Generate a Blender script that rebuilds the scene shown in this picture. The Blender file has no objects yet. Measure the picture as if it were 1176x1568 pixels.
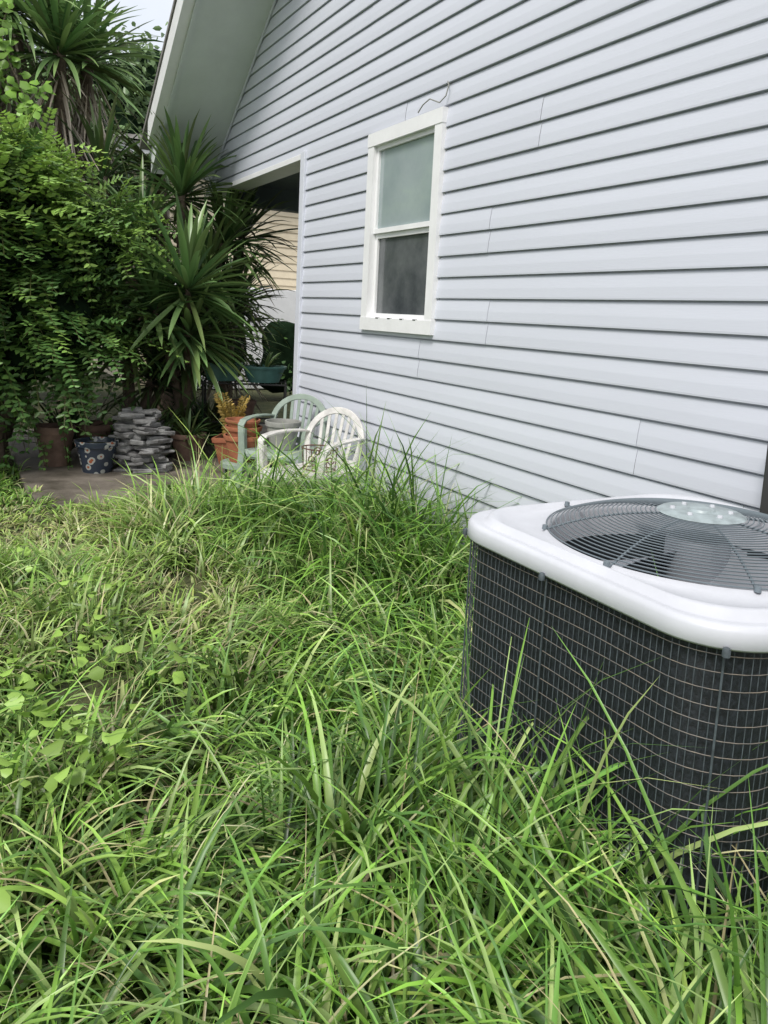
import bpy, math, numpy as np
from mathutils import Vector, Matrix
rng=np.random.default_rng(7)
scene=bpy.context.scene
# ------------------------------------------------------------------ helpers
def link(ob,parent=None):
    scene.collection.objects.link(ob)
    if parent: ob.parent=parent
    return ob
def empty(name,loc=(0,0,0),rot=0):
    e=bpy.data.objects.new(name,None); e.location=loc; e.rotation_euler=(0,0,rot); e.empty_display_size=.2
    scene.collection.objects.link(e); return e
def meshob(name,V,F,mat,parent=None,smooth=False,col=None):
    me=bpy.data.meshes.new(name)
    me.from_pydata([tuple(map(float,v)) for v in V],[],[tuple(int(i) for i in f) for f in F])
    me.materials.append(mat)
    if col is not None:
        a=me.color_attributes.new('Col','FLOAT_COLOR','POINT')
        c=np.ones((len(V),4),np.float32); c[:,:3]=col; a.data.foreach_set('color',c.ravel())
    if smooth: me.polygons.foreach_set('use_smooth',[True]*len(me.polygons))
    me.update()
    return link(bpy.data.objects.new(name,me),parent)
def quadob(name,V,Q,mat,parent=None,col=None,smooth=True):
    V=np.asarray(V,np.float32).reshape(-1,3); Q=np.asarray(Q,np.int32).reshape(-1,4)
    me=bpy.data.meshes.new(name)
    me.vertices.add(len(V)); me.vertices.foreach_set('co',V.ravel())
    me.loops.add(Q.size); me.loops.foreach_set('vertex_index',Q.ravel())
    me.polygons.add(len(Q)); me.polygons.foreach_set('loop_start',np.arange(0,Q.size,4,dtype=np.int32))
    try: me.polygons.foreach_set('loop_total',np.full(len(Q),4,np.int32))
    except Exception: pass
    me.update(calc_edges=True)
    if smooth: me.polygons.foreach_set('use_smooth',np.ones(len(Q),bool))
    if col is not None:
        a=me.color_attributes.new('Col','FLOAT_COLOR','POINT')
        c=np.ones((len(V),4),np.float32); c[:,:3]=np.asarray(col).reshape(-1,3); a.data.foreach_set('color',c.ravel())
    me.materials.append(mat); me.update()
    return link(bpy.data.objects.new(name,me),parent)
def box(name,lo,hi,mat,parent=None,bev=0):
    x0,y0,z0=lo;x1,y1,z1=hi
    V=[(x0,y0,z0),(x1,y0,z0),(x1,y1,z0),(x0,y1,z0),(x0,y0,z1),(x1,y0,z1),(x1,y1,z1),(x0,y1,z1)]
    F=[(0,3,2,1),(4,5,6,7),(0,1,5,4),(1,2,6,5),(2,3,7,6),(3,0,4,7)]
    o=meshob(name,V,F,mat,parent)
    if bev:
        m=o.modifiers.new('b','BEVEL'); m.width=bev; m.segments=2
    return o
class Acc:
    def __init__(s): s.V=[];s.F=[]
    def add(s,V,F):
        o=len(s.V); s.V+= [tuple(v) for v in V]; s.F+=[tuple(i+o for i in f) for f in F]
    def tube(s,P,R,n=8,closed=False,cap=True):
        P=[Vector(p) for p in P]; m=len(P)
        if not hasattr(R,'__len__'): R=[R]*m
        V=[];F=[]; ref=None
        for i,p in enumerate(P):
            if closed: t=(P[(i+1)%m]-P[i-1])
            else: t=(P[min(i+1,m-1)]-P[max(i-1,0)])
            t.normalize()
            if ref is None:
                ref=Vector((0,0,1)) if abs(t.z)<.9 else Vector((1,0,0))
            a=ref-t*ref.dot(t)
            if a.length<1e-4: a=t.orthogonal()
            a.normalize(); ref=a; b=t.cross(a)
            for k in range(n):
                q=2*math.pi*k/n
                V.append(p+(a*math.cos(q)+b*math.sin(q))*R[i])
        for i in range(m if closed else m-1):
            j=(i+1)%m
            for k in range(n):
                l=(k+1)%n
                F.append((i*n+k,i*n+l,j*n+l,j*n+k))
        if cap and not closed:
            F.append(tuple(range(n))[::-1]); F.append(tuple((m-1)*n+k for k in range(n)))
        s.add(V,F)
    def sweep(s,P,W,T,N=None,S=None):
        P=[Vector(p) for p in P]; m=len(P)
        if not hasattr(W,'__len__'): W=[W]*m
        V=[];F=[]
        for i,p in enumerate(P):
            t=(P[min(i+1,m-1)]-P[max(i-1,0)]).normalized()
            if S is not None: sd=Vector(S).normalized(); 
            else: sd=t.cross(Vector(N)).normalized()
            n=sd.cross(t).normalized()
            for a,b in((-1,-1),(1,-1),(1,1),(-1,1)):
                V.append(p+sd*W[i]/2*a+n*T/2*b)
        for i in range(m-1):
            for k in range(4):
                l=(k+1)%4; F.append((i*4+k,i*4+l,i*4+4+l,i*4+4+k))
        F.append((3,2,1,0)); F.append(tuple((m-1)*4+k for k in range(4)))
        s.add(V,F)
    def box(s,lo,hi):
        x0,y0,z0=lo;x1,y1,z1=hi
        s.add([(x0,y0,z0),(x1,y0,z0),(x1,y1,z0),(x0,y1,z0),(x0,y0,z1),(x1,y0,z1),(x1,y1,z1),(x0,y1,z1)],
              [(0,3,2,1),(4,5,6,7),(0,1,5,4),(1,2,6,5),(2,3,7,6),(3,0,4,7)])
    def lathe(s,prof,n=32,c=(0,0,0),sx=1,sy=1):
        V=[];F=[]
        for r,z in prof:
            for k in range(n):
                a=2*math.pi*k/n; V.append((c[0]+r*math.cos(a)*sx,c[1]+r*math.sin(a)*sy,c[2]+z))
        for i in range(len(prof)-1):
            for k in range(n):
                l=(k+1)%n; F.append((i*n+k,i*n+l,i*n+n+l,i*n+n+k))
        s.add(V,F)
    def ob(s,name,mat,parent=None,smooth=False,bev=0):
        o=meshob(name,s.V,s.F,mat,parent,smooth)
        if bev:
            m=o.modifiers.new('b','BEVEL'); m.width=bev; m.segments=2; m.limit_method='ANGLE'
        if smooth:
            m=o.modifiers.new('e','EDGE_SPLIT'); m.split_angle=math.radians(40)
        return o
# ------------------------------------------------------------------ materials
def mat(name,col,rough=.6,metal=0,spec=.5,noise=0,nscale=8,bump=0,bscale=40,col2=None,use_attr=False,trans=0,coat=0,stretch=None):
    m=bpy.data.materials.new(name); m.use_nodes=True; nt=m.node_tree; N=nt.nodes; L=nt.links
    b=N['Principled BSDF']; out=N['Material Output']
    b.inputs['Roughness'].default_value=rough; b.inputs['Metallic'].default_value=metal
    b.inputs['Specular IOR Level'].default_value=spec; b.inputs['Coat Weight'].default_value=coat
    tc=N.new('ShaderNodeTexCoord'); vec=tc.outputs['Object']
    if stretch:
        mp=N.new('ShaderNodeMapping'); mp.inputs['Scale'].default_value=stretch; L.new(vec,mp.inputs['Vector']); vec=mp.outputs['Vector']
    src=None
    if use_attr:
        a=N.new('ShaderNodeAttribute'); a.attribute_name='Col'; src=a.outputs['Color']
    if noise or col2:
        n=N.new('ShaderNodeTexNoise'); n.inputs['Scale'].default_value=nscale; n.inputs['Detail'].default_value=6; n.inputs['Roughness'].default_value=.65
        L.new(vec,n.inputs['Vector'])
        cr=N.new('ShaderNodeValToRGB'); cr.color_ramp.elements[0].position=.35; cr.color_ramp.elements[1].position=.68
        if col2:
            cr.color_ramp.elements[0].color=(*col,1); cr.color_ramp.elements[1].color=(*col2,1)
        else:
            base=(1,1,1) if use_attr else col
            cr.color_ramp.elements[0].color=(*[c*(1-noise) for c in base],1); cr.color_ramp.elements[1].color=(*[min(1,c*(1+noise)) for c in base],1)
        L.new(n.outputs['Fac'],cr.inputs['Fac'])
        if use_attr:
            mx=N.new('ShaderNodeMixRGB'); mx.blend_type='MULTIPLY'; mx.inputs['Fac'].default_value=1
            L.new(src,mx.inputs[1]); L.new(cr.outputs['Color'],mx.inputs[2]); src=mx.outputs['Color']
        else: src=cr.outputs['Color']
    if src is not None: L.new(src,b.inputs['Base Color'])
    else: b.inputs['Base Color'].default_value=(*col,1)
    if bump:
        n2=N.new('ShaderNodeTexNoise'); n2.inputs['Scale'].default_value=bscale; n2.inputs['Detail'].default_value=5
        L.new(vec,n2.inputs['Vector'])
        bp=N.new('ShaderNodeBump'); bp.inputs['Strength'].default_value=bump; bp.inputs['Distance'].default_value=.02
        L.new(n2.outputs['Fac'],bp.inputs['Height']); L.new(bp.outputs['Normal'],b.inputs['Normal'])
    if trans:
        t=N.new('ShaderNodeBsdfTranslucent')
        if src is not None: L.new(src,t.inputs['Color'])
        else: t.inputs['Color'].default_value=(*col,1)
        mx=N.new('ShaderNodeMixShader'); mx.inputs['Fac'].default_value=trans
        L.new(b.outputs[0],mx.inputs[1]); L.new(t.outputs[0],mx.inputs[2]); L.new(mx.outputs[0],out.inputs['Surface'])
    return m
M_siding=mat('vinyl_siding',(.6,.62,.7),rough=.5,spec=.35,use_attr=True,noise=.06,nscale=1.5,bump=.04,bscale=60,stretch=(1,.25,3))
M_white=mat('white_vinyl',(.8,.8,.81),rough=.4,noise=.04,nscale=6)
M_trim=mat('trim_lavender',(.63,.65,.72),rough=.5,noise=.04)
M_soffit=mat('soffit_paint',(.62,.66,.65),rough=.6,noise=.05,nscale=3)
M_porch=mat('porch_ceiling',(.16,.2,.22),rough=.7,noise=.15,nscale=3)
M_shingle=mat('roof_shingle',(.2,.19,.18),rough=.9,noise=.3,nscale=30)
M_grass=mat('grass_blades',(.1,.2,.04),rough=.36,spec=.45,use_attr=True,trans=.28)
M_leaf=mat('leaf_bush',(.05,.12,.03),rough=.4,spec=.45,use_attr=True,trans=.28)
M_yucca=mat('yucca_leaf',(.05,.12,.04),rough=.36,spec=.55,use_attr=True,trans=.12)
M_bark=mat('bark',(.16,.12,.09),rough=.9,noise=.4,nscale=12,bump=.8,bscale=25)
M_dark=mat('foliage_shade_core',(.01,.02,.01),rough=1,noise=.5,nscale=6,spec=0)  # near-black colour painting the shade inside foliage, for the added cores
M_soil=mat('soil_and_thatch',(.03,.04,.012),rough=1,col2=(.10,.10,.04),nscale=5,bump=.6,bscale=30)
M_conc=mat('patio_concrete',(.07,.06,.045),rough=.6,col2=(.26,.225,.19),nscale=2.4,bump=.25,bscale=60)
M_terra=mat('terracotta',(.34,.12,.06),rough=.8,noise=.25,nscale=9,bump=.1)
M_terra2=mat('terracotta_weathered',(.16,.10,.075),rough=.85,noise=.35,nscale=7,bump=.1)
M_stone=mat('slate_stone',(.11,.105,.105),rough=.85,col2=(.28,.28,.275),nscale=6,bump=.6,bscale=25)
M_black=mat('coil_black',(.012,.013,.015),rough=.6)
M_wire=mat('grille_wire',(.15,.18,.20),rough=.35,metal=.15)
M_gwire=mat('guard_wire_dark',(.065,.08,.09),rough=.5,noise=.4,nscale=30)
M_wiretan=mat('guard_wire_tan',(.18,.15,.115),rough=.6,col2=(.085,.085,.085),nscale=30)
M_cap=mat('painted_steel_cap',(.54,.55,.59),rough=.4,noise=.06,nscale=5,bump=.02)
M_disc=mat('hub_plate',(.30,.35,.36),rough=.4,noise=.25,nscale=25)
M_blade=mat('fan_blade',(.30,.31,.34),rough=.4,metal=.2)
M_shroud=mat('shroud_dark',(.025,.03,.035),rough=.6)
M_plast=mat('white_plastic',(.62,.60,.58),rough=.45,noise=.18,nscale=12,coat=.1)
M_green=mat('green_plastic',(.25,.31,.26),rough=.5,noise=.12,nscale=12)
M_teal=mat('teal_ceramic',(.10,.24,.22),rough=.35,noise=.2)
M_grey=mat('grey_pot',(.28,.28,.26),rough=.8,noise=.2)
M_iron=mat('rusty_iron',(.12,.06,.045),rough=.7,noise=.3,nscale=30)
M_stand=mat('dark_metal',(.04,.04,.04),rough=.6)
M_beige=mat('beige_siding',(.62,.54,.4),rough=.6,noise=.05)
M_gl_up=mat('glass_upper',(.23,.29,.295),.06,spec=1,col2=(.33,.39,.395),nscale=1.4)
M_gl_lo=mat('glass_lower_screen',(.045,.052,.058),.12,spec=.9,col2=(.14,.15,.155),nscale=2.2)
def coilmat():
    m=bpy.data.materials.new('coil_fins'); m.use_nodes=True; N=m.node_tree.nodes; L=m.node_tree.links
    b=N['Principled BSDF']; b.inputs['Roughness'].default_value=.5
    tc=N.new('ShaderNodeTexCoord'); n=N.new('ShaderNodeTexNoise'); n.inputs['Scale'].default_value=60; n.inputs['Detail'].default_value=6; n.inputs['Roughness'].default_value=.8
    mp=N.new('ShaderNodeMapping'); mp.inputs['Scale'].default_value=(2,2,1.2)
    L.new(tc.outputs['Object'],mp.inputs['Vector']); L.new(mp.outputs['Vector'],n.inputs['Vector'])
    cr=N.new('ShaderNodeValToRGB'); cr.color_ramp.elements[0].position=.42; cr.color_ramp.elements[1].position=.8
    cr.color_ramp.elements[0].color=(.004,.006,.008,1); cr.color_ramp.elements[1].color=(.036,.046,.058,1)
    L.new(n.outputs['Fac'],cr.inputs['Fac']); L.new(cr.outputs['Color'],b.inputs['Base Color'])
    bp=N.new('ShaderNodeBump'); bp.inputs['Strength'].default_value=.5; bp.inputs['Distance'].default_value=.01
    L.new(n.outputs['Fac'],bp.inputs['Height']); L.new(bp.outputs['Normal'],b.inputs['Normal'])
    return m
M_coil=coilmat()
def talavera():
    m=bpy.data.materials.new('painted_talavera'); m.use_nodes=True; N=m.node_tree.nodes; L=m.node_tree.links
    b=N['Principled BSDF']; b.inputs['Roughness'].default_value=.25
    tc=N.new('ShaderNodeTexCoord'); v=N.new('ShaderNodeTexVoronoi'); v.inputs['Scale'].default_value=15
    L.new(tc.outputs['Object'],v.inputs['Vector'])
    cr=N.new('ShaderNodeValToRGB'); cr.color_ramp.interpolation='CONSTANT'
    e=cr.color_ramp.elements; e[0].position=0; e[0].color=(.3,.09,.04,1); e[1].position=.22; e[1].color=(.35,.36,.34,1)
    x=e.new(.42); x.color=(.03,.04,.06,1)
    L.new(v.outputs['Distance'],cr.inputs['Fac']); L.new(cr.outputs['Color'],b.inputs['Base Color']); return m
M_tala=talavera()
# ------------------------------------------------------------------ foliage generators
def ribbons(P0,az,tilt,bend,Ln,W,twist,colb,colt,k=5,fold=0,prof='blade',power=1.4):
    n=len(P0); s=np.linspace(0,1,k+1)
    th=tilt[:,None]+bend[:,None]*s[None]**power
    th=np.minimum(th,2.75)
    d=np.stack([np.sin(th)*np.cos(az)[:,None],np.sin(th)*np.sin(az)[:,None],np.cos(th)],-1)
    step=(Ln/k)[:,None,None]*(d[:,:-1]+d[:,1:])/2
    C=np.concatenate([np.zeros((n,1,3)),np.cumsum(step,1)],1)+P0[:,None]
    side=np.stack([-np.sin(az),np.cos(az),np.zeros(n)],-1)[:,None]*np.ones((1,k+1,1))
    nor=np.cross(d,side)
    tw=twist[:,None,None]*(.4+.6*s[None,:,None])
    sd=side*np.cos(tw)+nor*np.sin(tw); nn=np.cross(d,sd)
    if prof=='blade': wp=np.clip((1-s)**.5,0.02,1)*(0.75+.25*np.sin(np.pi*np.minimum(s*1.6,1)))
    else: wp=np.clip(np.sin(np.pi*(s*.86+.13))**.7,0.03,1); wp=np.where(s>=.999,.03,wp)
    w=(W[:,None]*wp[None])[...,None]/2
    if fold:
        V=np.stack([C-sd*w+nn*w*fold,C,C+sd*w+nn*w*fold],2); m=3
    else:
        V=np.stack([C-sd*w,C+sd*w],2); m=2
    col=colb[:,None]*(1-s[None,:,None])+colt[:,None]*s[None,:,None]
    col=np.repeat(col[:,:,None],m,2)
    base=(np.arange(n)*(k+1)*m)[:,None,None]
    i=(np.arange(k)*m)[None,:,None]; j=np.arange(m-1)[None,None]
    a=base+i+j
    Q=np.stack([a,a+1,a+1+m,a+m],-1).reshape(-1,4)
    return V.reshape(-1,3),Q,col.reshape(-1,3)
def leaves(P,D,S,Ln,W,col,fold=.25,droop=.15):
    n=len(P); Nn=np.cross(D,S); L=Ln[:,None]; w=W[:,None]/2
    b=P; t=P+D*L-Nn*L*droop
    r1=P+D*L*.3+S*w+Nn*w*fold; l1=P+D*L*.3-S*w+Nn*w*fold
    r2=P+D*L*.7+S*w*.8+Nn*(w*fold-L*droop*.4); l2=P+D*L*.7-S*w*.8+Nn*(w*fold-L*droop*.4)
    V=np.stack([b,r1,r2,t,l2,l1],1).reshape(-1,3)
    a=(np.arange(n)*6)[:,None]
    Q=np.concatenate([a+np.array([[0,1,2,3]]),a+np.array([[0,3,4,5]])],0)
    return V,Q,np.repeat(col,6,0)
def join(parts):
    V=[];Q=[];C=[];o=0
    for v,q,c in parts:
        V.append(v);Q.append(q+o);C.append(c);o+=len(v)
    return np.concatenate(V),np.concatenate(Q),np.concatenate(C)
def norm(a): return a/np.maximum(np.linalg.norm(a,axis=-1,keepdims=True),1e-6)
def sprays(P,Dr,Ln,col,pairs=9,leaf=.06,lw=.028):
    n=len(P); s=np.linspace(.08,1,pairs)
    Dr=norm(Dr); C=P[:,None]+Dr[:,None]*(Ln[:,None]*s[None])[...,None]; C[...,2]-= (Ln[:,None]*.35*s[None]**2)
    T=Dr[:,None]*np.ones((1,pairs,1)); T[...,2]-=.7*s[None]; T=norm(T)
    up=np.array([0,0,1.])+rng.normal(0,.25,(n,1,3)); S=norm(np.cross(T,up*np.ones((1,pairs,1)))); 
    out=[]
    for sg in(-1,1):
        D=norm(T*.45+S*sg+rng.normal(0,.12,S.shape))
        SS=norm(T-D*np.sum(T*D,-1,keepdims=True))
        l=leaf*(1.1-.45*s[None])*rng.uniform(.75,1.2,(n,pairs))
        cc=col[:,None]*rng.uniform(.75,1.25,(n,pairs,1))*(.85+.4*s[None,:,None])
        out.append(leaves(C.reshape(-1,3),D.reshape(-1,3),SS.reshape(-1,3),l.ravel(),(l*lw/leaf).ravel(),cc.reshape(-1,3)))
    k=4; ss=np.linspace(0,1,k+1)
    CC=P[:,None]+Dr[:,None]*(Ln[:,None]*ss[None])[...,None]; CC[...,2]-=(Ln[:,None]*.35*ss[None]**2)
    sd=norm(np.cross(Dr,np.array([0,0,1.])))[:,None]*.003
    V=np.stack([CC-sd,CC+sd],2); a=(np.arange(n)*(k+1)*2)[:,None]+(np.arange(k)*2)[None]
    Q=np.stack([a,a+1,a+3,a+2],-1).reshape(-1,4)
    out.append((V.reshape(-1,3),Q,np.repeat(np.array([[.08,.09,.03]]),V.size//3,0)))
    return join(out)
def blob(acc,c,r,seed,n=14):
    rr=np.random.default_rng(seed); ph=rr.uniform(0,6,6); V=[];F=[]
    for i in range(n+1):
        for j in range(2*n):
            a=math.pi*i/n; b=math.pi*j/n
            d=np.array([math.sin(a)*math.cos(b),math.sin(a)*math.sin(b),math.cos(a)])
            k=1+.12*math.sin(3*d[0]*2+ph[0])+.12*math.sin(4*d[1]+ph[1])+.1*math.sin(5*d[2]+ph[2])
            V.append(tuple(np.array(c)+d*np.array(r)*k))
    for i in range(n):
        for j in range(2*n):
            l=(j+1)%(2*n); F.append((i*2*n+j,i*2*n+l,(i+1)*2*n+l,(i+1)*2*n+j))
    acc.add(V,F)
# ------------------------------------------------------------------ ground
def ghf(x,y): return .02*np.sin(x*1.3+.5)*np.cos(y*1.1)+.012*np.sin(x*3.1+y*2.3)
xs=np.concatenate([[-400,-150,-60,-25,-12],np.linspace(-7,9,60),[14,30,80,200,400]])
ys=np.concatenate([[-400,-150,-60,-20],np.linspace(-5,12,60),[16,30,80,200,400]])
X,Y=np.meshgrid(xs,ys,indexing='ij'); Z=np.where((abs(X)<8)&(Y>-5)&(Y<6.1),ghf(X,Y),-.02)
V=np.stack([X,Y,Z],-1).reshape(-1,3); ny=len(ys)
Q=[(i*ny+j,(i+1)*ny+j,(i+1)*ny+j+1,i*ny+j+1) for i in range(len(xs)-1) for j in range(ny-1)]
quadob('ground',V,Q,M_soil)
box('concrete_patio',(.45,5.95,-.1),(9.5,9.6,.035),M_conc,None,.01)
# ------------------------------------------------------------------ HOUSE
WX=2.63
house=empty('gable_house',(0,0,0))
EX=.127
YC=6.38; YR=9.31; HB=2.81; SL=.69; PK=3.5; HP=HB+SL*(YR-PK)
wy0,wy1,wz0,wz1=4.22,5.09,1.45,2.71
def yspan(h):
    if h<=HB: return -2.3,YC
    return PK-(HP-h)/SL, PK+(HP-h)/SL
zbase=.10
ncourse=int((HP-zbase)/EX)
V=[];F=[];C=[]
def strip(ya0,yb0,ha,xa,ya1,yb1,hb,xb,col):
    o=len(V); V.extend([(WX-xa,ya0,ha),(WX-xa,yb0,ha),(WX-xb,yb1,hb),(WX-xb,ya1,hb)]); F.append((o,o+3,o+2,o+1)); C.extend([col]*4)
base=np.array([.60,.62,.69])
for c in range(ncourse+1):
    z0=zbase+c*EX; z1=z0+EX
    pr=[(z0,-.009),(z0+.0005,.0155),(z0+.009,.016),(z0+.055,.0125),(z0+.060,.0118),(z0+.1175,.003),(z0+.118,-.009),(z1,-.009)]
    pr=[(min(a,HP-.01),b) for a,b in pr]
    pair=c//2
    rr=np.random.default_rng(100+pair); off=rr.uniform(0,3.6)
    br=[off-6+3.66*i for i in range(6)]
    for i in range(len(pr)-1):
        (ha,xa),(hb,xb)=pr[i],pr[i+1]
        if hb-ha<1e-6: continue
        cuts=[ha]+[q for q in (HB,wz0,wz1) if ha<q<hb]+[hb]
        for q in range(len(cuts)-1):
            a,b=cuts[q],cuts[q+1]; A=xa+(xb-xa)*(a-ha)/(hb-ha); B=xa+(xb-xa)*(b-ha)/(hb-ha); mid=(a+b)/2
            if mid>HB: sa=yspan(max(a,HB+1e-5)); sb=yspan(max(b,HB+1e-5))
            else: sa=sb=(-2.3,YC)
            if wz0<mid<wz1: ivs=[(sa[0],wy0,sb[0],wy0),(wy1,sa[1],wy1,sb[1])]
            else: ivs=[(sa[0],sa[1],sb[0],sb[1])]
            for (u0,u1,v0,v1) in ivs:
                pts=[t for t in br if max(u0,v0)+.05<t<min(u1,v1)-.05]
                L0=[u0]+pts+[u1]; L1=[v0]+pts+[v1]
                for t in range(len(L0)-1):
                    idx=sum(1 for z in br if z<(L0[t]+L0[t+1])/2)
                    e=.0022*(idx%2); tone=base*(1+.02*math.sin(pair*12.9+idx*4.7))
                    strip(L0[t],L0[t+1],a,A+e,L1[t],L1[t+1],b,B+e,tone)
meshob('siding_wall',V,F,M_siding,house,False,np.array(C))
box('foundation',(WX+.012,-2.3,-.1),(WX+.15,YC,.102),M_conc,house)
box('corner_post',(WX-.035,YC-.055,.05),(WX+.09,YC+.035,HB+.02),M_trim,house,.004)
box('beam_trim',(WX-.022,YC+.036,HB-.035),(WX+.2,YR,HB+.012),M_white,house,.003)
box('porch_return_wall',(WX+.09,YC-.05,.0),(9,YC+.01,HB+.3),M_trim,house)
box('porch_ceiling',(WX+.2,YC+.01,HB+.12),(9,YR+.1,HB+.16),M_porch,house)
box('porch_beam_rear',(WX+.2,YR-.25,HB-.12),(9,YR-.08,HB+.12),M_porch,house)
box('porch_beam_inner',(5.2,YC+.01,HB-.15),(5.35,YR-.25,HB+.12),M_porch,house)
box('porch_post',(5.2,YR-.3,0),(5.32,YR-.18,HB-.15),M_trim,house)
def slab(name,y0,h0,y1,h1,x0,x1,t0,t1,m):
    Vs=[(x0,y0,h0+t0),(x1,y0,h0+t0),(x1,y1,h1+t0),(x0,y1,h1+t0),(x0,y0,h0+t1),(x1,y0,h0+t1),(x1,y1,h1+t1),(x0,y1,h1+t1)]
    return meshob(name,Vs,[(0,3,2,1),(4,5,6,7),(0,1,5,4),(1,2,6,5),(2,3,7,6),(3,0,4,7)],m,house)
YE=9.1
def rh(y): return HP-SL*abs(y-PK)
OX=1.93
for sg,nm in((1,'north'),(-1,'south')):
    ye=PK+sg*(YE-PK)
    slab('soffit_'+nm,PK,HP,ye,rh(ye),OX+.03,WX+.05,.0,.03,M_soffit)
    slab('rake_board_'+nm,PK,HP,ye,rh(ye),OX,OX+.028,-.03,.22,M_soffit)
    yq=ye-.30*sg
    slab('rake_drip_'+nm,PK,HP+.001,yq,rh(yq),OX-.10,OX-.002,.0,.235,M_white)
    slab('roof_deck_'+nm,PK,HP+.24,ye+.05*sg,rh(ye)+.215,OX-.115,9.5,.0,.05,M_shingle)
    slab('eave_fascia_'+nm,ye-.02*sg,rh(ye),ye+.012*sg,rh(ye),OX+.03,9.3,-.03,.2,M_white)
    slab('rake_trim_'+nm,PK,HP-.04,PK+sg*(YR-PK),HB-.04,WX-.03,WX-.018,.0,.039,M_trim)
slab('roof_under',PK,HP-.05,YE,rh(YE)-.05,WX+.06,9.3,0,.03,M_soffit)
# window
win=empty('window',(0,0,0)); win.parent=house
y0,y1,z0,z1=4.17,5.14,1.40,2.75; cw=.085
a=Acc(); xo=WX-.04; xi=WX+.03
a.box((xo,y0,z0+.06),(xi,y0+cw,z1-.06)); a.box((xo,y1-cw,z0+.06),(xi,y1,z1-.06))
a.box((xo-.004,y0-.003,z1-cw),(xi-.002,y1+.003,z1+.004)); a.box((xo-.004,y0-.003,z0-.004),(xi-.002,y1+.003,z0+cw))
a.ob('casing',M_white,win)
a=Acc(); iy0,iy1,iz0,iz1=y0+cw,y1-cw,z0+cw,z1-cw; zm=2.07
t=.032
for (za,zb,xx) in((zm,iz1,WX-.012),(iz0,zm-.001,WX+.008)):
    a.box((xx,iy0+.001,za+.002),(xx+.03,iy0+t,zb-.002)); a.box((xx,iy1-t,za+.002),(xx+.03,iy1-.001,zb-.002))
    a.box((xx-.002,iy0+.002,za),(xx+.028,iy1-.002,za+t)); a.box((xx-.002,iy0+.002,zb-t),(xx+.028,iy1-.002,zb))
a.ob('sashes',M_white,win)
box('glass_upper',(WX+.004,iy0+t-.004,zm+t-.004),(WX+.01,iy1-t+.004,iz1-t+.004),M_gl_up,win)
box('glass_lower',(WX+.024,iy0+t-.004,iz0+t-.004),(WX+.03,iy1-t+.004,zm-t+.003),M_gl_lo,win)
a=Acc()
for i in range(4): a.box((xo-.006,iy0+.10+i*.17,z0+cw-.004),(xo+.01,iy0+.135+i*.17,z0+cw+.003))
a.ob('weep_clips',M_stand,win)
a=Acc(); a.tube([(WX-.05,4.45,2.77),(WX-.06,4.38,2.80),(WX-.06,4.3,2.82),(WX-.05,4.2,2.78),(WX-.04,4.15,2.81),(WX-.03,4.14,2.87),(WX-.02,4.17,2.90)],.004,6)
a.ob('loose_cable',M_grey,win,True)
el=empty('electrical_disconnect_box')
box('body',(WX-.13,1.50,.78),(WX-.02,1.745,1.20),M_stand,el,.01)
a=Acc(); a.tube([(WX-.07,1.62,1.19),(WX-.07,1.62,1.35),(WX+.02,1.62,1.4)],.016,10); a.tube([(WX-.07,1.62,.8),(WX-.07,1.6,.45),(WX-.2,1.5,.3),(WX-.42,1.4,.3)],.015,10); a.ob('conduit',M_stand,el,True)
# ------------------------------------------------------------------ AC UNIT
ac=empty('air_conditioner_unit',(1.79,1.42,0)); ac.scale=(1.075,1.075,1.01)
def rsq(hf,r,N=192):
    out=[]
    for i in range(N):
        q=2*math.pi*(i+.5)/N; c,s=abs(math.cos(q)),abs(math.sin(q))
        t=hf/max(c,s)
        if min(c,s)*t>hf-r:
            b=(hf-r)*(c+s); t=b+math.sqrt(max(0,b*b-(2*(hf-r)**2-r*r)))
        out.append((t*math.cos(q),t*math.sin(q)))
    return out
def loops(spec,N=192):
    V=[];F=[]
    for pts,z in spec:
        V+= [(p[0],p[1],z) for p in pts]
    for i in range(len(spec)-1):
        for k in range(N):
            l=(k+1)%N; F.append((i*N+k,i*N+l,i*N+N+l,i*N+N+k))
    return V,F
def circ(R,N=192): return [(R*math.cos(2*math.pi*(i+.5)/N),R*math.sin(2*math.pi*(i+.5)/N)) for i in range(N)]
TOP=.915
V,F=loops([(rsq(.455,.15),TOP-.048),(rsq(.466,.165),TOP-.052),(rsq(.470,.165),TOP-.046),(rsq(.469,.165),TOP-.014),(rsq(.464,.16),TOP-.004),(rsq(.456,.155),TOP),
  (rsq(.440,.15),TOP-.004),(rsq(.432,.15),TOP-.004),(rsq(.426,.15),TOP+.013),(rsq(.420,.16),TOP+.016),(rsq(.412,.18),TOP+.011),(rsq(.405,.2),TOP+.001),
  (circ(.396),TOP+.000),(circ(.388),TOP+.009),(circ(.380),TOP+.006),(circ(.374),TOP-.01),(circ(.372),TOP-.12)])
meshob('top_cap',V,F,M_cap,ac,True)
V,F=loops([(circ(.3715),TOP-.09),(circ(.370),TOP-.45)])
meshob('shroud',V,F,M_shroud,ac,True)
a=Acc(); a.lathe([(.0001,0),(.369,0)],48,(0,0,TOP-.44)); a.ob('inner_floor',M_black,ac)
V,F=loops([(rsq(.440,.14),.06),(rsq(.440,.14),TOP-.045)]); meshob('coil',V,F,M_coil,ac,True)
V,F=loops([(rsq(.465,.16),.03),(rsq(.465,.16),.10),(rsq(.44,.14),.105)]); meshob('base_pan',V,F,M_stand,ac,True)
box('pad',(-.52,-.52,-.05),(.52,.52,.03),M_conc,ac,.01)
a=Acc(); b=Acc()
path=rsq(.452,.15,128)
nz=21
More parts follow.
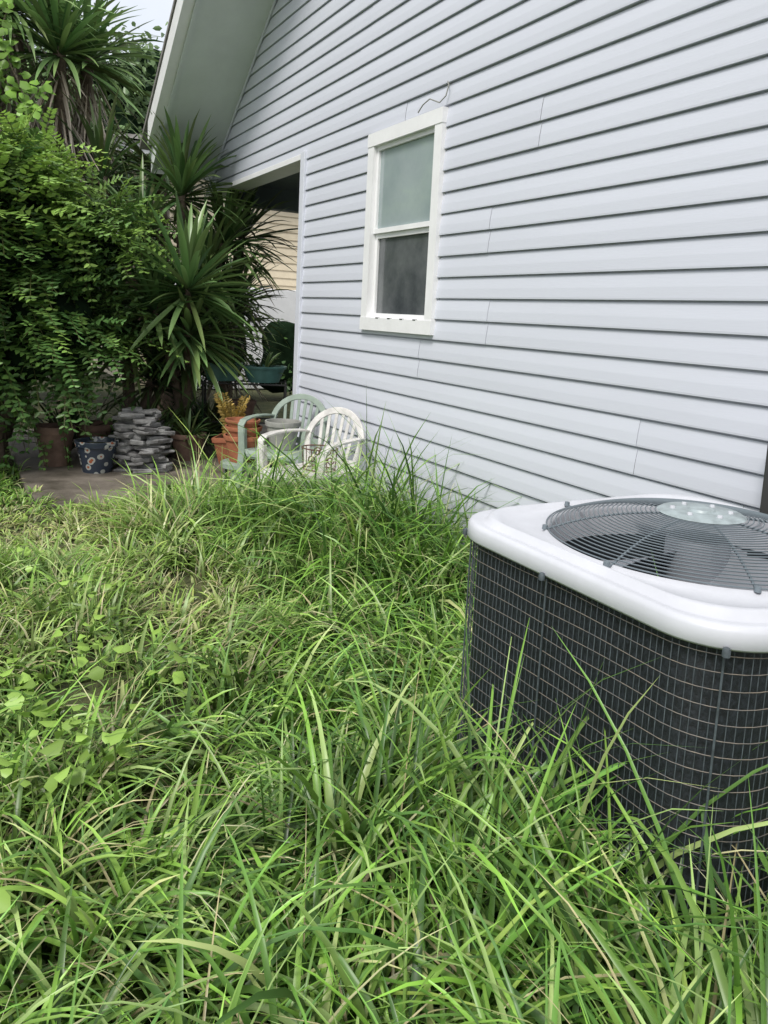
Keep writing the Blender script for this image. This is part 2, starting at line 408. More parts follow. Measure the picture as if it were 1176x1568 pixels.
for i in range(nz):
    z=.12+i*(TOP-.07-.12)/(nz-1)
    b.tube([(p[0]*1.004,p[1]*1.004,z+.0015*math.sin(k*.4+i)) for k,p in enumerate(path)],.0011,4,closed=True)
pp=np.array(rsq(.452,.15,1024)); seg=np.linalg.norm(np.roll(pp,-1,0)-pp,axis=1); cum=np.concatenate([[0],np.cumsum(seg)]); per=cum[-1]
nv=200
for i in range(nv):
    d=per*i/nv; k=min(int(np.searchsorted(cum,d)),1023); x,y=pp[k]
    a.tube([(x,y,.09),(x,y,TOP-.05)],.0012 ,4,cap=False)
a.ob('guard_vertical_wires',M_gwire,ac); b.ob('guard_horizontal_wires',M_wiretan,ac)
a=Acc()
for x,y in((-.46,.04),(-.414,-.414),(.05,-.46),(.414,-.414),(.46,.05),(.414,.414),(.0,.46),(-.414,.414)):
    a.tube([(x,y,.06),(x,y,TOP-.03)],.0024,8); 
    k=1.03; a.lathe([(.0001,.018),(.006,.018),(.008,.012),(.008,0),(.0001,0)],10,(x*k,y*k,TOP-.06))
a.ob('tie_rods',M_gwire,ac,True)
def gz(r): return TOP+.010+.072*(1-(r/.39)**2.6)
a=Acc(); nr=25
for i in range(nr):
    r=.10+(.384-.10)*i/(nr-1)
    a.tube([(r*math.cos(2*math.pi*k/96),r*math.sin(2*math.pi*k/96),gz(r)) for k in range(96)],.0018,5,closed=True)
for q in range(8):
    an=math.radians(12+45*q); R=.41 if q%2==0 else .39
    a.tube([(r*math.cos(an),r*math.sin(an),gz(min(r,.388))-.004) for r in np.linspace(.08,R,14)],.0030,6)
    a.lathe([(.0001,.012),(.007,.012),(.008,0)],10,(R*math.cos(an),R*math.sin(an),TOP+.008))
a.ob('fan_grille',M_wire,ac,True)
a=Acc(); a.lathe([(.0001,.012),(.03,.012),(.034,.006),(.10,.004),(.108,-.002),(.100,-.008)],40,(0,0,gz(.1)+.004)); 
a.ob('hub_plate',M_disc,ac,True)
a=Acc()
for k in range(6):
    an=k*math.pi/3+.3; a.lathe([(.0001,.006),(.006,.006),(.007,0)],8,(.07*math.cos(an),.07*math.sin(an),gz(.1)+.009))
a.ob('hub_bolts',M_cap,ac,True)
a=Acc(); a.lathe([(.0001,.05),(.075,.045),(.08,.03),(.08,-.14),(.0001,-.14)],28,(0,0,TOP-.03)); 
a.ob('fan_motor',M_blade,ac,True)
V=[];F=[]
for bl in range(3):
    o=len(V); q0=bl*2*math.pi/3+.5
    nr_,na=6,8
    for i in range(nr_):
        r=.06+.29*i/(nr_-1)
        for j in range(na):
            f=j/(na-1); an=q0+ (f-.5)*(1.15-.2*i/(nr_-1))+.25*i/(nr_-1)
            V.append((r*math.cos(an),r*math.sin(an),TOP-.055+(f-.5)*.08))
    for i in range(nr_-1):
        for j in range(na-1):
            F.append((o+i*na+j,o+(i+1)*na+j,o+(i+1)*na+j+1,o+i*na+j+1))
meshob('fan_blades',V,F,M_blade,ac,True)
# ------------------------------------------------------------------ monobloc chairs
def chair(name,loc,rot,m,sc=1):
    e=empty(name,loc,rot); e.scale=(sc,sc,sc)
    a=Acc()
    a.sweep([(.265,0,.385),(.262,0,.41),(.24,0,.428),(.12,0,.425),(-.05,0,.412),(-.18,0,.415),(-.215,0,.43)],[.40,.43,.45,.46,.44,.42,.40],.012,S=(0,1,0))
    for sg in(-1,1):
        a.sweep([(.24,sg*.222,.424),(0,sg*.228,.414),(-.2,sg*.21,.416)],.035,.03,S=(0,1,0))
    a.sweep([(.255,y,.395) for y in np.linspace(-.2,.2,5)],.05,.012,S=(0,0,1))
    a.ob('seat',m,e,bev=.004)
    def bp(y,z):
        return (-.205-.24*(z-.42)-.0+ .35*y*y, y, z)
    N=Vector((1,0,.24)).normalized()
    a=Acc()
    arch=[bp(-.205,.42),bp(-.225,.52),bp(-.24,.60)]+[bp(-.24*math.cos(t),.62+.21*math.sin(t)) for t in np.linspace(0.05,math.pi-.05,17)]+[bp(.24,.60),bp(.225,.52),bp(.205,.42)]
    a.sweep(arch,.048,.018,N=N)
    for y in(-.15,-.09,-.03,.03,.09,.15):
        zt=.62+.21*math.sqrt(1-(y/.24)**2)-.015
        yb=y*.8
        a.sweep([bp(yb+(y-yb)*f,.43+(zt-.43)*f) for f in np.linspace(0,1,7)],.028,.009,N=N)
    a.sweep([bp(y,.475) for y in np.linspace(-.2,.2,9)],.05,.010,N=N)
    a.ob('backrest',m,e,bev=.004)
    a=Acc()
    for sg in(-1,1):
        yy=sg
        a.sweep([(-.265,yy*.235,.655),(-.2,yy*.262,.665),(-.08,yy*.285,.672),(.08,yy*.292,.668),(.18,yy*.288,.655),(.225,yy*.282,.625),(.235,yy*.274,.57),(.238,yy*.262,.42),(.262,yy*.27,.2),(.29,yy*.282,0)],
                [.05,.055,.06,.062,.06,.055,.052,.058,.05,.04],.016,S=(0,1,0))
        a.sweep([(.215,yy*.25,.60),(.215,yy*.245,.42),(.24,yy*.25,.2),(.268,yy*.262,0)],[.035,.05,.042,.03],.012,S=(1,0,0))
        a.sweep([(-.215,yy*.21,.42),(-.26,yy*.235,.2),(-.31,yy*.262,0)],[.06,.05,.038],.014,S=(0,1,0))
        a.sweep([(-.19,yy*.23,.42),(-.235,yy*.252,.2),(-.285,yy*.278,0)],[.05,.042,.03],.012,S=(1,0,0))
    a.ob('arms_and_legs',m,e,bev=.004)
    return e
chair('plastic_armchair',(2.16,4.93,-.02),math.radians(207),M_plast)
chair('plastic_armchair',(2.27,5.72,.0),math.radians(222),M_green,.98)
a=Acc()
def spiral(c,r,turns,ax1,ax2,dirn=1):
    return [(Vector(c)+Vector(ax1)*(r*(1-t*.75))*math.cos(dirn*turns*2*math.pi*t)+Vector(ax2)*(r*(1-t*.75))*math.sin(dirn*turns*2*math.pi*t)) for t in np.linspace(0,1,28)]
ax1=Vector((.0,1,0)); ax2=Vector((0,0,1))
for k,(dy,dz,r_) in enumerate([(-.06,.06,.04),(.03,.05,.035),(.09,.07,.03),(-.02,.12,.035),(.06,.13,.03)]):
    a.tube(spiral((-.02,dy,dz),r_,1.3,ax1,ax2,1 if k%2 else -1),.0045,5)
a.tube([(.09*math.cos(t)-.02,.12*math.sin(t),.0) for t in np.linspace(0,2*math.pi,24)][:-1],.005,6,closed=True)
a.tube([(.11*math.cos(t)-.02,.13*math.sin(t),.15) for t in np.linspace(0,2*math.pi,24)][:-1],.005,6,closed=True)
for q in np.linspace(0,2*math.pi,8)[:-1]: a.tube([(.09*math.cos(q)-.02,.12*math.sin(q),0),(.11*math.cos(q)-.02,.13*math.sin(q),.15)],.0035,5)
e=empty('wrought_iron_basket',(2.21,4.95,.412),math.radians(215)); a.ob('scrollwork',M_iron,e,True)
def pot(name,loc,R,H,m,soil=True,n=32,sx=1,sy=1,rim=.18):
    e=empty(name,loc)
    a=Acc(); rb=R*.68; rh_=H*rim
    a.lathe([(.0001,0),(rb,0),(R*.93,H-rh_),(R*.935,H-rh_),(R*1.0,H-rh_+.002),(R*1.03,H-.008),(R*1.02,H),(R*.93,H),(R*.9,H-.02),(R*.86,H-.05)],n,(0,0,0),sx,sy)
    a.ob('pot_body',m,e,True)
    if soil:
        a=Acc(); a.lathe([(.0001,H-.04),(R*.88,H-.045)],n,(0,0,0),sx,sy); a.ob('potting_soil',M_soil,e)
    return e
pot('terracotta_pot',(1.99,5.93,.30),.15,.21,M_terra)
pot('terracotta_pot',(1.995,5.935,.40),.145,.18,M_terra)
pot('terracotta_pot',(1.985,5.93,.505),.137,.13,M_terra)
st=empty('plastic_footstool',(1.99,5.93,.035)); a=Acc()
a.lathe([(.0001,.262),(.16,.262),(.172,.255),(.172,.22),(.162,.22),(.158,.25)],28); a.ob('top',M_green,st,True)
a=Acc()
for k in range(4):
    q=math.pi/4+k*math.pi/2; a.sweep([(.13*math.cos(q),.13*math.sin(q),.25),(.165*math.cos(q),.165*math.sin(q),0)],[.06,.04],.012,S=(-math.sin(q),math.cos(q),0))
a.ob('legs',M_green,st,bev=.003)
pot('grey_planter_pot',(2.26,5.76,.42),.14,.22,M_grey)
pot('large_brown_pot',(.76,7.45,.03),.17,.36,M_terra2)
pot('brown_flower_pot',(1.13,7.75,.03),.17,.33,M_terra2)
pot('talavera_flower_pot',(1.06,7.08,.03),.18,.28,M_tala)
pot('brown_flower_pot',(1.95,7.45,.03),.17,.26,M_terra2)
pot('brown_flower_pot',(1.75,7.9,.03),.16,.3,M_grey)
e=pot('rectangular_planter',(2.34,7.2,.03),.27,.26,M_terra,True,4,1,1); e.rotation_euler=(0,0,math.radians(20)); e.scale=(1,.75,1)
ss=empty('stacked_stone_pile',(1.42,7.05,.035)); ss.scale=(.9,.9,.96); a=Acc()
rs=np.random.default_rng(3)
for cx0,cy0,top in((-.12,0,.52),(.10,.03,.54),(0,-.12,.46),(-.02,.12,.56),(.14,-.1,.40)):
    z=0
    while z<top:
        t=rs.uniform(.022,.045); n=int(rs.integers(5,8)); ph=rs.uniform(0,6); cx=cx0+rs.normal(0,.022); cy=cy0+rs.normal(0,.022)
        R=rs.uniform(.72,1.18,n); A=np.sort(rs.uniform(0,2*np.pi,n)*.35+np.arange(n)*2*np.pi/n)
        tx,ty=rs.normal(0,.06,2); V=[]
        for lv,sc in((0,.93),(t*.35,1.0),(t*.8,1.0),(t*.97,.94)):
            for k in range(n):
                dx=.135*R[k]*sc*math.cos(A[k]+ph); dy=.12*R[k]*sc*math.sin(A[k]+ph)
                V.append((cx+dx+rs.normal(0,.003),cy+dy+rs.normal(0,.003),z+lv+dx*tx+dy*ty))
        F=[]
        for r in range(3):
            for k in range(n): F.append((r*n+k,r*n+(k+1)%n,(r+1)*n+(k+1)%n,(r+1)*n+k))
        F.append(tuple(range(n))[::-1]); F.append(tuple(3*n+k for k in range(n)))
        a.add(V,F); z+=t*.95
a.ob('stones',M_stone,ss)
ps=empty('metal_plant_stand',(2.66,7.9,.035),math.radians(-20)); a=Acc()
for x in(-.42,.42):
    for y in(-.17,.17): a.tube([(x,y,0),(x,y,.72)],.012,8)
for zz in(.3,.70):
    for y in(-.17,.17): a.tube([(-.42,y,zz),(.42,y,zz)],.010,6)
    for x in(-.42,.42): a.tube([(x,-.17,zz),(x,.17,zz)],.010,6)
    for x in np.linspace(-.38,.38,14): a.tube([(x,-.17,zz),(x,.17,zz)],.004,5)
a.ob('frame',M_stand,ps,True)
pot('teal_planter',(2.43,7.98,.75),.2,.19,M_teal,True,32,1.1,.7)
pot('teal_planter',(2.83,7.8,.75),.2,.17,M_teal,True,32,1.2,.7)
pot('brown_flower_pot',(2.64,7.9,.35),.14,.2,M_terra2)
# ------------------------------------------------------------------ plants
def rosette(c,n,L,W,rs,tmin=.05,tmax=2.0,bend=(.2,.9),cb=(.065,.12,.042),ct=(.135,.22,.075),bright=1):
    az=rs.uniform(0,2*np.pi,n); ti=tmin+(tmax-tmin)*rs.uniform(0,1,n)**.8
    P=np.array(c)[None]+np.stack([.03*np.cos(az),.03*np.sin(az),-.12*ti/2+.0*az],-1)
    v=rs.uniform(.5,1.45,(n,1))*bright
    hue=rs.uniform(-.02,.03,(n,1))*np.array([[1,.2,0]])
    return ribbons(P,az,ti,rs.uniform(*bend,n),L*rs.uniform(.7,1.1,n),W*rs.uniform(.8,1.15,n),rs.normal(0,.25,n),np.clip(np.array(cb)*v+hue,.005,1),np.clip(np.array(ct)*v+hue,.005,1),k=6,fold=.45,prof='sword',power=1.6)
def dead(c,n,L,rs,h,spread=.08):
    az=rs.uniform(0,2*np.pi,n)
    P=np.array(c)[None]+np.stack([spread*np.cos(az),spread*np.sin(az),-rs.uniform(0,h,n)],-1)
    v=rs.uniform(.4,1.4,(n,1))
    return ribbons(P,az,rs.uniform(2.2,2.75,n),rs.uniform(.0,.5,n),L*rs.uniform(.5,1.1,n),.03*rs.uniform(.5,1.1,n),rs.normal(0,.6,n),np.array([.3,.25,.19])*v,np.array([.5,.44,.36])*v,k=5,fold=.3,prof='sword')
def yucca(name,base,heads,deadn=0,seed=1,L=.75,W=.045,n=75,bright=1,dh=.9,tr=.10,**kw):
    rs=np.random.default_rng(seed); e=empty(name,base); a=Acc(); parts=[]
    for hd in heads:
        hx,hy,hz=hd[:3]; l=hd[3] if len(hd)>3 else L
        hp=np.array([hx,hy,hz])-np.array(base)
        pts=[(hp[0]*f**1.3,hp[1]*f**1.3,hp[2]*f) for f in np.linspace(0,1,8)]
        a.tube(pts,[tr-.35*tr*f+.008*math.sin(9*f) for f in np.linspace(0,1,8)],10)
        parts.append(rosette(hp,n,l,W,rs,bright=bright,**kw))
        if deadn: parts.append(dead(hp-np.array([0,0,.15]),deadn,l*.9,rs,dh))
    a.ob('trunk',M_bark,e,True)
    V,Q,C=join(parts); quadob('sword_leaves',V,Q,M_yucca,e,C)
yucca('yucca_plant',(2.12,8.15,0),[(1.93,7.45,1.72,.84),(2.02,7.7,1.3,.75),(1.7,7.8,1.5,.7)],0,11,n=105,W=.058,bright=1.45,tmax=2.3,tr=.06,bend=(.1,.6))
yucca('yucca_plant',(2.2,8.7,0),[(2.12,8.5,2.7,.85),(2.65,8.75,2.25,.85),(1.75,8.75,2.3,.85),(2.4,8.5,1.9,.8)],10,12,n=95,W=.052,bright=1.1,tr=.07)
yucca('yucca_plant',(1.6,8.3,0),[(1.5,8.1,1.2,.85),(2.1,8.25,1.0,.8),(1.4,8.4,1.8,.85),(1.8,8.3,.75,.7)],6,13,n=80,W=.048,bright=.75,tr=.06)
yucca('yucca_plant',(2.75,8.9,0),[(2.85,8.9,1.6,.8),(3.05,9.3,2.4,.85),(2.55,8.5,1.3,.8)],24,14,n=80,W=.048,bright=.8,tr=.06)
yucca('yucca_plant',(2.3,9.8,0),[(2.2,9.9,3.1,.85),(1.5,9.7,2.9,.95)],20,16,n=80,W=.05,bright=.85)
yucca('tall_yucca_tree',(1.2,10.3,0),[(1.1,10.0,4.3,1.15),(1.45,10.3,4.35,.95),(.6,10.1,4.7,1.15)],130,21,n=120,W=.055,bright=1.5,dh=1.3)
yucca('tall_yucca_tree',(.0,10.2,0),[(.05,9.9,4.2,1.1),(-.7,10.2,5.0,1.1),(.4,10.5,5.3,1.1)],100,22,n=110,W=.055,bright=1.45,dh=1.1)
def strap(name,c,seed,n=60,L=.5,b=.8):
    rs=np.random.default_rng(seed); e=empty(name,c)
    V,Q,C=rosette((0,0,.03),n,L,.032,rs,tmin=.05,tmax=1.2,bend=(.3,1.3),bright=b); quadob('leaves',V,Q,M_yucca,e,C)
for i,(x,y,b) in enumerate([(1.75,7.75,.8),(1.55,7.65,.8),(2.05,8.0,.7),(1.2,8.0,.6),(2.5,8.4,.5),(.9,7.9,.6),(2.2,7.9,.6),(1.7,8.05,.6),(2.35,8.15,.5)]):
    strap('strap_leaf_plant',(x,y,.1),40+i,b=b,L=.5+.06*(i%3))
strap('potted_spider_plant',(2.43,7.98,.89),51,30,.3); strap('potted_spider_plant',(2.83,7.8,.87),52,20,.25)
strap('potted_spider_plant',(1.95,7.45,.25),53,30,.3,.9)
rs=np.random.default_rng(5); n=22; e=empty('dried_fern',(2.3,7.17,.22))
az=rs.uniform(0,2*np.pi,n); D=np.stack([np.cos(az)*.22,np.sin(az)*.22,np.ones(n)],-1)
V,Q,C=sprays(np.zeros((n,3)),D,rs.uniform(.45,.78,n),np.array([[.5,.36,.1]])*rs.uniform(.6,1.2,(n,1)),pairs=14,leaf=.07,lw=.024)
quadob('fronds',V,Q,M_leaf,e,C)
def bush(name,base,ells,n,seed,col=(.10,.215,.06),colhi=(.29,.44,.08),leaf=.062,spl=.42,trunks=5):
    global rng
    rs=np.random.default_rng(seed); rng=rs; e=empty(name,base); P=[];D=[];C=[]
    tot=sum(r[0]*r[1]+r[1]*r[2] for c,r in ells); zmin=min(c[2]-r[2] for c,r in ells); zmax=max(c[2]+r[2] for c,r in ells)
    a=Acc(); cores=Acc()
    for k,(c,r) in enumerate(ells):
        c=np.array(c)-np.array(base); r=np.array(r); m=int(n*(r[0]*r[1]+r[1]*r[2])/tot)
        d=norm(rs.normal(0,1,(m,3))); d[:,1]=np.where(rs.uniform(0,1,m)<.35,-abs(d[:,1]),d[:,1])
        lump=1+.2*np.sin(d[:,0]*5+k)+.18*np.sin(d[:,2]*6+2*k)+.14*np.sin(d[:,1]*7+d[:,2]*4)
        rad=rs.uniform(.5,1.0,m)**.6*lump
        p=c+d*r*rad[:,None]*.86
        dd=norm(d*.8+rs.normal(0,.5,(m,3))*np.array([1,1,.5])+np.array([0,0,.2]))
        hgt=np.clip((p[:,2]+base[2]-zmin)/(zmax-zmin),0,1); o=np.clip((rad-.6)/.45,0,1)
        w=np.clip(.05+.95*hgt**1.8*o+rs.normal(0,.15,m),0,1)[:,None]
        cc=np.array(col)*(1-w)+np.array(colhi)*w; cc*= (.4+.7*o)[:,None]  # inner shade painted into the leaf colour; upper outer sprays lighter
        P.append(p);D.append(dd);C.append(cc)
        blob(cores,c,r*.58,seed+k)  # solid dark core added to block see-through and stand for inner shade
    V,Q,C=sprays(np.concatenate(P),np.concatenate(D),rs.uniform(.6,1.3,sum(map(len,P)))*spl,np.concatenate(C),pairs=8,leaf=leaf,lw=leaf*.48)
    quadob('foliage',V,Q,M_leaf,e,C); cores.ob('shade_core',M_dark,e,True)
    for t in range(trunks):
        q=rs.uniform(0,6); c,r=ells[t%len(ells)]; tp=np.array(c)-np.array(base)
        a.tube([(.15*math.cos(q),.15*math.sin(q),0),(tp[0]*.5+.1*math.cos(q),tp[1]*.5,tp[2]*.5),(tp[0],tp[1],tp[2])],[.05,.035,.015],8)
    a.ob('stems',M_bark,e,True)
bush('ligustrum_shrub',(.3,7.9,0),[((.30,7.75,1.9),(1.0,.9,1.0)),((.65,7.5,1.2),(.75,.6,.7)),((-.5,7.4,1.6),(1.0,.9,1.3)),((.2,7.6,2.4),(.8,.7,.45)),((1.05,7.9,2.0),(.5,.5,.55))],2000,61,leaf=.085,spl=.5)
bush('ligustrum_shrub',(-1.6,7.2,0),[((-1.6,7.2,1.3),(1.2,1.0,1.3)),((-2.6,6.9,1.2),(1.2,1.0,1.2)),((-1.3,7.4,2.3),(1.1,.9,.8))],900,62,leaf=.085,spl=.5)
def crown(name,base,ells,n,seed,col,colhi,leaf=.16,trunkr=.2):
    rs=np.random.default_rng(seed); e=empty(name,base); parts=[]; a=Acc()
    tot=sum(r[0]*r[2] for c,r in ells)
    cores=Acc()
    for k,(c,r) in enumerate(ells):
        c=np.array(c,float)-np.array(base); r=np.array(r,float); m=int(n*(r[0]*r[2])/tot)
        nc=max(12,m//60); d=norm(rs.normal(0,1,(nc,3))); cp=c+d*r*rs.uniform(.55,1,(nc,1)); ck=rs.uniform(.6,1.4,nc)
        idx=rs.integers(0,nc,m); p=cp[idx]+rs.normal(0,.16,(m,3))*r.mean()*.9
        D=norm(rs.normal(0,1,(m,3))+np.array([0,0,-.2])); S=norm(np.cross(D,rs.normal(0,1,(m,3))))
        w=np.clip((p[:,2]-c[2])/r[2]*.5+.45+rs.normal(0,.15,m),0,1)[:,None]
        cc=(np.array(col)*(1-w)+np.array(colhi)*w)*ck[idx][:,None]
        l=leaf*rs.uniform(.6,1.3,m); parts.append(leaves(p,D,S,l,l*.5,cc))
        blob(cores,c,r*.6,seed+k)  # added dark lump, paints the shade within the crown
        a.tube([(0,0,0),(c[0]*.3,c[1]*.3,c[2]*.55),(c[0],c[1],c[2])],[trunkr,trunkr*.6,trunkr*.2],8)
    V,Q,C=join(parts); quadob('foliage',V,Q,M_leaf,e,C); a.ob('trunk_and_limbs',M_bark,e,True); cores.ob('shade_core',M_dark,e,True)
crown('oak_tree',(3.6,16.5,0),[((3.4,16.5,5.0),(2.1,2,1.8)),((2.2,16.2,4.4),(2.0,2,1.9)),((4.6,16.5,4.0),(1.8,1.5,1.5))],9000,71,(.09,.15,.07),(.19,.29,.12))
crown('oak_tree',(-1.5,15.5,0),[((-1.2,15.5,5.4),(2.4,2,2.0)),((-4,15,5.6),(3,2,2.6)),((.6,15.3,4.0),(1.8,1.8,2.0))],9000,72,(.09,.15,.07),(.18,.28,.11))
crown('background_hedge',(0,12.5,0),[((-4,12,2),(2.5,1.2,2.3)),((-1,12.3,2.2),(2.5,1.2,2.4)),((1.6,12.3,2.2),(1.8,1.1,2.2)),((3.6,12.4,1.1),(1.1,.6,1.3))],10000,73,(.03,.065,.022),(.09,.16,.05),leaf=.12,trunkr=.06)
crown('background_hedge',(7,12.6,0),[((5.2,12.5,.7),(1.3,.5,1.0)),((7.5,12.6,.8),(1.8,.6,1.1))],3500,74,(.04,.09,.03),(.12,.24,.06),leaf=.1,trunkr=.04)
rs=np.random.default_rng(9); n=1300
t=rs.uniform(0,1,n); strand=rs.integers(0,12,n)
sx=np.linspace(-.9,.75,12)[strand]; P=np.stack([sx+.12*np.sin(t*9+strand)+rs.normal(0,.07,n),9.3+.2*np.sin(strand)+rs.normal(0,.06,n),2.3+2.3*t*(.6+.4*np.sin(strand*1.7)**2)],-1)
D=norm(np.stack([rs.normal(0,.7,n),-abs(rs.normal(.3,.4,n)),-abs(rs.normal(.6,.4,n))],-1)); S=norm(np.cross(D,np.stack([rs.normal(0,.4,n),-np.ones(n),rs.normal(.6,.3,n)],-1)))
l=rs.uniform(.07,.13,n); e=empty('climbing_vine'); V,Q,C=leaves(P,D,S,l,l*.85,np.array([[.2,.36,.06]])*rs.uniform(.6,1.4,(n,1))); quadob('vine_leaves',V,Q,M_leaf,e,C)
a=Acc()
for k in range(12):
    x=np.linspace(-.9,.75,12)[k]; a.tube([(x+.12*math.sin(t*9+k),9.32+.2*math.sin(k),2.3+2.3*t*(.6+.4*math.sin(k*1.7)**2)) for t in np.linspace(0,1,14)],.006,5)
a.ob('vine_stems',M_bark,e,True)
# neighbour house
nb=empty('neighbour_house',(0,0,0)); V=[];F=[]
for c in range(26):
    z0=.2+c*.15
    o=len(V); V+=[(2.8,14.98,z0),(16,14.98,z0),(16,15.0,z0+.148),(2.8,15.0,z0+.148),(16,15.0,z0+.15),(2.8,15.0,z0+.15)]
    V+=[(2.8,14.98,z0+.15),(16,14.98,z0+.15)]
    F+=[(o,o+1,o+2,o+3),(o+3,o+2,o+7,o+6)]
meshob('siding',V,F,M_beige,nb)
box('side_wall',(2.82,15.02,0),(16,22,4.1),M_beige,nb)
box('lower_shed',(3.2,14.2,0),(9,14.9,1.9),M_white,nb,.02)
box('fascia',(2.5,14.6,4.1),(16.3,22.4,4.3),M_white,nb)
meshob('roof',[(2.4,14.5,4.31),(16.4,14.5,4.31),(16.4,22.5,4.31),(2.4,22.5,4.31),(4.5,18.5,5.9),(14,18.5,5.9)],[(0,1,5,4),(1,2,5),(2,3,4,5),(3,0,4)],M_shingle,nb)
# ------------------------------------------------------------------ GRASS
rs=np.random.default_rng(17)
def gauss(x,y,cx,cy,sx,sy): return np.exp(-((x-cx)/sx)**2-((y-cy)/sy)**2)
def height(x,y):
    h=.29+.06*np.sin(x*2.1+1)*np.sin(y*1.7)+.05*np.sin(x*4.3+y*3.1)
    h+=.50*gauss(x,y,2.15,3.9,.45,.62)+.30*gauss(x,y,1.75,4.65,.5,.42)+.14*gauss(x,y,1.3,5.0,.4,.35)-.12*gauss(x,y,2.4,2.7,.4,.4)
    h+=.24*gauss(x,y,1.15,1.3,.35,.9)+.26*gauss(x,y,1.5,.8,.6,.35)
    h-=.22*gauss(x,y,.3,5.3,.85,.85)+.10*gauss(x,y,-.6,4.6,1.2,1.5)
    h-=.15*gauss(x,y,1.0,3.6,.35,.6)
    h=np.where(y>5.7,h*.5,h)
    return np.clip(h,.07,.85)
def dry(x,y): return np.clip(.9*gauss(x,y,.5,5.2,.75,.7)+.6*gauss(x,y,-.2,3.6,.7,.6)+.7*gauss(x,y,1.0,3.8,.4,.65)+.3*gauss(x,y,0,2.2,.6,.5),0,1)
PAL=np.array([[.175,.35,.04],[.12,.27,.034],[.24,.42,.065],[.34,.49,.15],[.075,.185,.028]])
def field(x0,x1,y0,y1,cd,per,ws=1,fold=0,ls=1,tm=.32,bm=.33,spread=.045):
    nc=int((x1-x0)*(y1-y0)*cd); cx=rs.uniform(x0,x1,nc); cy=rs.uniform(y0,y1,nc)
    ch=rs.uniform(.65,1.25,nc); cl=rs.uniform(0,2*np.pi,nc)*.5+2.2*np.sin(cx*1.7+.3)+1.6*np.cos(cy*1.3)+np.pi; ct=rs.uniform(.6,1.35,nc); cs=rs.uniform(.05,.75,nc)
    i=np.repeat(np.arange(nc),per); n=len(i)
    q=rs.uniform(0,2*np.pi,n); rr=np.abs(rs.normal(0,spread,n)); x=cx[i]+rr*np.cos(q); y=cy[i]+rr*np.sin(q)
    ok=(x<2.575)&~((abs(x-1.79)<.515)&(abs(y-1.42)<.515))&((y<6.0+.15*np.sin(x*5))|(x<.45+.1*np.sin(y*7)))
    ok&=(x*x+y*y>.36)
    x,y,q,i=x[ok],y[ok],q[ok],i[ok]; n=len(x)
    H=height(x,y)*ch[i]; L=H*rs.uniform(.7,1.15,n)*1.36*ls
    ax=np.cos(q)*(1-cs[i])+np.cos(cl[i])*cs[i]*1.5+rs.normal(0,.3,n); ay=np.sin(q)*(1-cs[i])+np.sin(cl[i])*cs[i]*1.5+rs.normal(0,.3,n)
    az=np.arctan2(ay,ax)
    ti=np.clip(np.abs(rs.normal(tm,.29,n)),0,1.3); be=rs.gamma(6,bm,n)
    be=np.where(H>.5,be*.75,be); ti=np.where(H>.5,ti*.8,ti)
    d=dry(x,y); isdry=rs.uniform(0,1,n)<(.06+.5*d)
    cb=PAL[rs.integers(0,5,n)]*ct[i][:,None]*rs.uniform(.75,1.25,(n,1))
    cb=np.where(isdry[:,None],np.array([[.58,.50,.27]])*rs.uniform(.5,1.2,(n,1)),cb)
    cb=cb*(1-d[:,None]*.15)+np.array([[.5,.48,.18]])*d[:,None]*.35
    colb=cb*.3; colt=np.clip(cb*1.5+.035,0,.8)  # gap shading painted into blade bases, sheen into the pale tips
    W=.0215*ws*rs.uniform(.4,1.25,n)*np.where(isdry,.5,1)
    P=np.stack([x,y,ghf(x,y)-.01],-1)
    return ribbons(P,az,ti,be,L,W,rs.normal(0,.5,n),colb,colt,k=6 if fold else 5,fold=fold,power=1.15)
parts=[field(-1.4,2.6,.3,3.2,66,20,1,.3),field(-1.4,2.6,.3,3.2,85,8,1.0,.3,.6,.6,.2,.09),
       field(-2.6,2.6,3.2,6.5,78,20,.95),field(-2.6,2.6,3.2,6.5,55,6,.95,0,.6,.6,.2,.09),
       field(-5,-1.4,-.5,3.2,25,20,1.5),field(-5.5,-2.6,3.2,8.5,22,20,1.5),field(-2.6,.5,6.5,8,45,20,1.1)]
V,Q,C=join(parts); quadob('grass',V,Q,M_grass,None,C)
n=200; cl=[(.25,2.55),(.45,3.1),(.1,2.95),(.7,2.75),(.55,3.7),(-.1,1.9),(.3,2.2),(-.3,3.3),(.2,4.2),(0,3.6)]
ci=rs.integers(0,len(cl),n); cc=np.array(cl)[ci]; x=cc[:,0]+rs.normal(0,.1,n); y=cc[:,1]+rs.normal(0,.1,n)
P=np.stack([x,y,height(x,y)*.8+rs.uniform(-.05,.06,n)],-1); az=rs.uniform(0,6.28,n)
D=norm(np.stack([np.cos(az),np.sin(az),rs.normal(0,.35,n)],-1)); S=norm(np.cross(D,np.array([[0,0,1.]])+rs.normal(0,.4,(n,3))))
l=rs.uniform(.03,.07,n); e=empty('broadleaf_weeds'); V,Q,C=leaves(P,D,S,l,l*.85,np.array([[.32,.5,.1]])*rs.uniform(.6,1.15,(n,1)),fold=.3)
quadob('weed_leaves',V,Q,M_leaf,e,C)
a=Acc()
for k in range(0,n,2): a.tube([(P[k][0]+.02,P[k][1],.0),tuple(P[k])],.002,4)
a.ob('weed_stems',mat('weed_stem',(.15,.22,.06)),e)
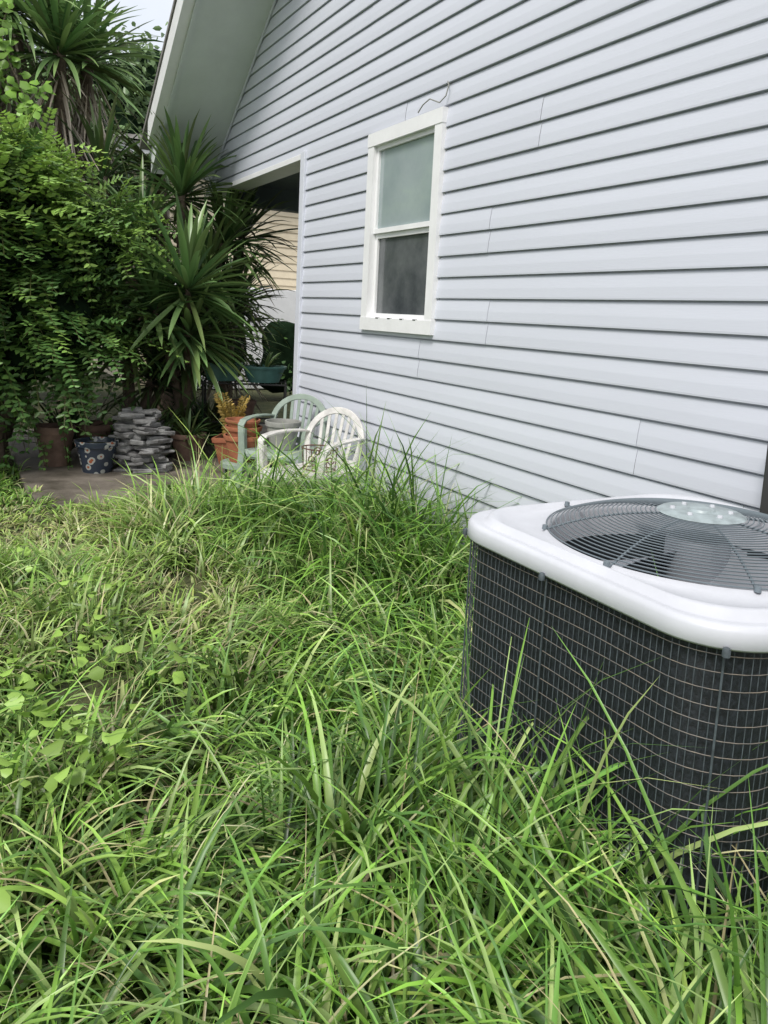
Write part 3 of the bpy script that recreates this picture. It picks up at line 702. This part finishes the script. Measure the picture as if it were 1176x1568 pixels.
# ------------------------------------------------------------------ camera
cam=bpy.data.cameras.new('camera'); co=bpy.data.objects.new('camera',cam); scene.collection.objects.link(co)
psi,p,r=math.radians(28.84),math.radians(8.13),math.radians(2.9)
f=Vector((math.sin(psi)*math.cos(p),math.cos(psi)*math.cos(p),-math.sin(p)))
r0=Vector((math.cos(psi),-math.sin(psi),0)); u0=r0.cross(f)
rt=r0*math.cos(r)+u0*math.sin(r); up=u0*math.cos(r)-r0*math.sin(r)
M=Matrix((rt,up,-f)).transposed().to_4x4(); M.translation=Vector((0,0,1.5)); co.matrix_world=M
cam.sensor_fit='VERTICAL'; cam.sensor_height=24; cam.sensor_width=18; cam.lens=24*1200/1568; cam.shift_y=-.082
cam.clip_start=.05; cam.clip_end=2000; scene.camera=co
# ------------------------------------------------------------------ light
w=bpy.data.worlds.new('World'); scene.world=w; w.use_nodes=True; nt=w.node_tree
sky=nt.nodes.new('ShaderNodeTexSky'); sky.sky_type='NISHITA'; sky.sun_disc=False
el_,azs=math.radians(52),math.radians(235)
sky.sun_elevation=el_; sky.sun_rotation=azs; sky.dust_density=4; sky.air_density=1; sky.ozone_density=.6
tc=nt.nodes.new('ShaderNodeTexCoord'); nz_=nt.nodes.new('ShaderNodeTexNoise'); nz_.inputs['Scale'].default_value=2.5; nz_.inputs['Detail'].default_value=6
nt.links.new(tc.outputs['Generated'],nz_.inputs['Vector'])
cr=nt.nodes.new('ShaderNodeMapRange'); cr.inputs[1].default_value=.35; cr.inputs[2].default_value=.65; cr.inputs[3].default_value=.6; cr.inputs[4].default_value=.97
nt.links.new(nz_.outputs['Fac'],cr.inputs[0])
mx=nt.nodes.new('ShaderNodeMixRGB'); nt.links.new(cr.outputs[0],mx.inputs[0]); nt.links.new(sky.outputs[0],mx.inputs[1]); mx.inputs[2].default_value=(7.3,7.6,8.0,1)
bg=nt.nodes['Background']; bg.inputs['Strength'].default_value=.15; nt.links.new(mx.outputs[0],bg.inputs[0])
sd=bpy.data.lights.new('sun','SUN'); sd.energy=3.1; sd.angle=math.radians(16); sd.color=(1,.97,.92)
so=bpy.data.objects.new('sun',sd); scene.collection.objects.link(so)
dirv=Vector((math.sin(azs)*math.cos(el_),math.cos(azs)*math.cos(el_),math.sin(el_)))
so.rotation_euler=dirv.to_track_quat('Z','Y').to_euler()
scene.view_settings.view_transform='Standard'; scene.view_settings.look='None'; scene.view_settings.exposure=0
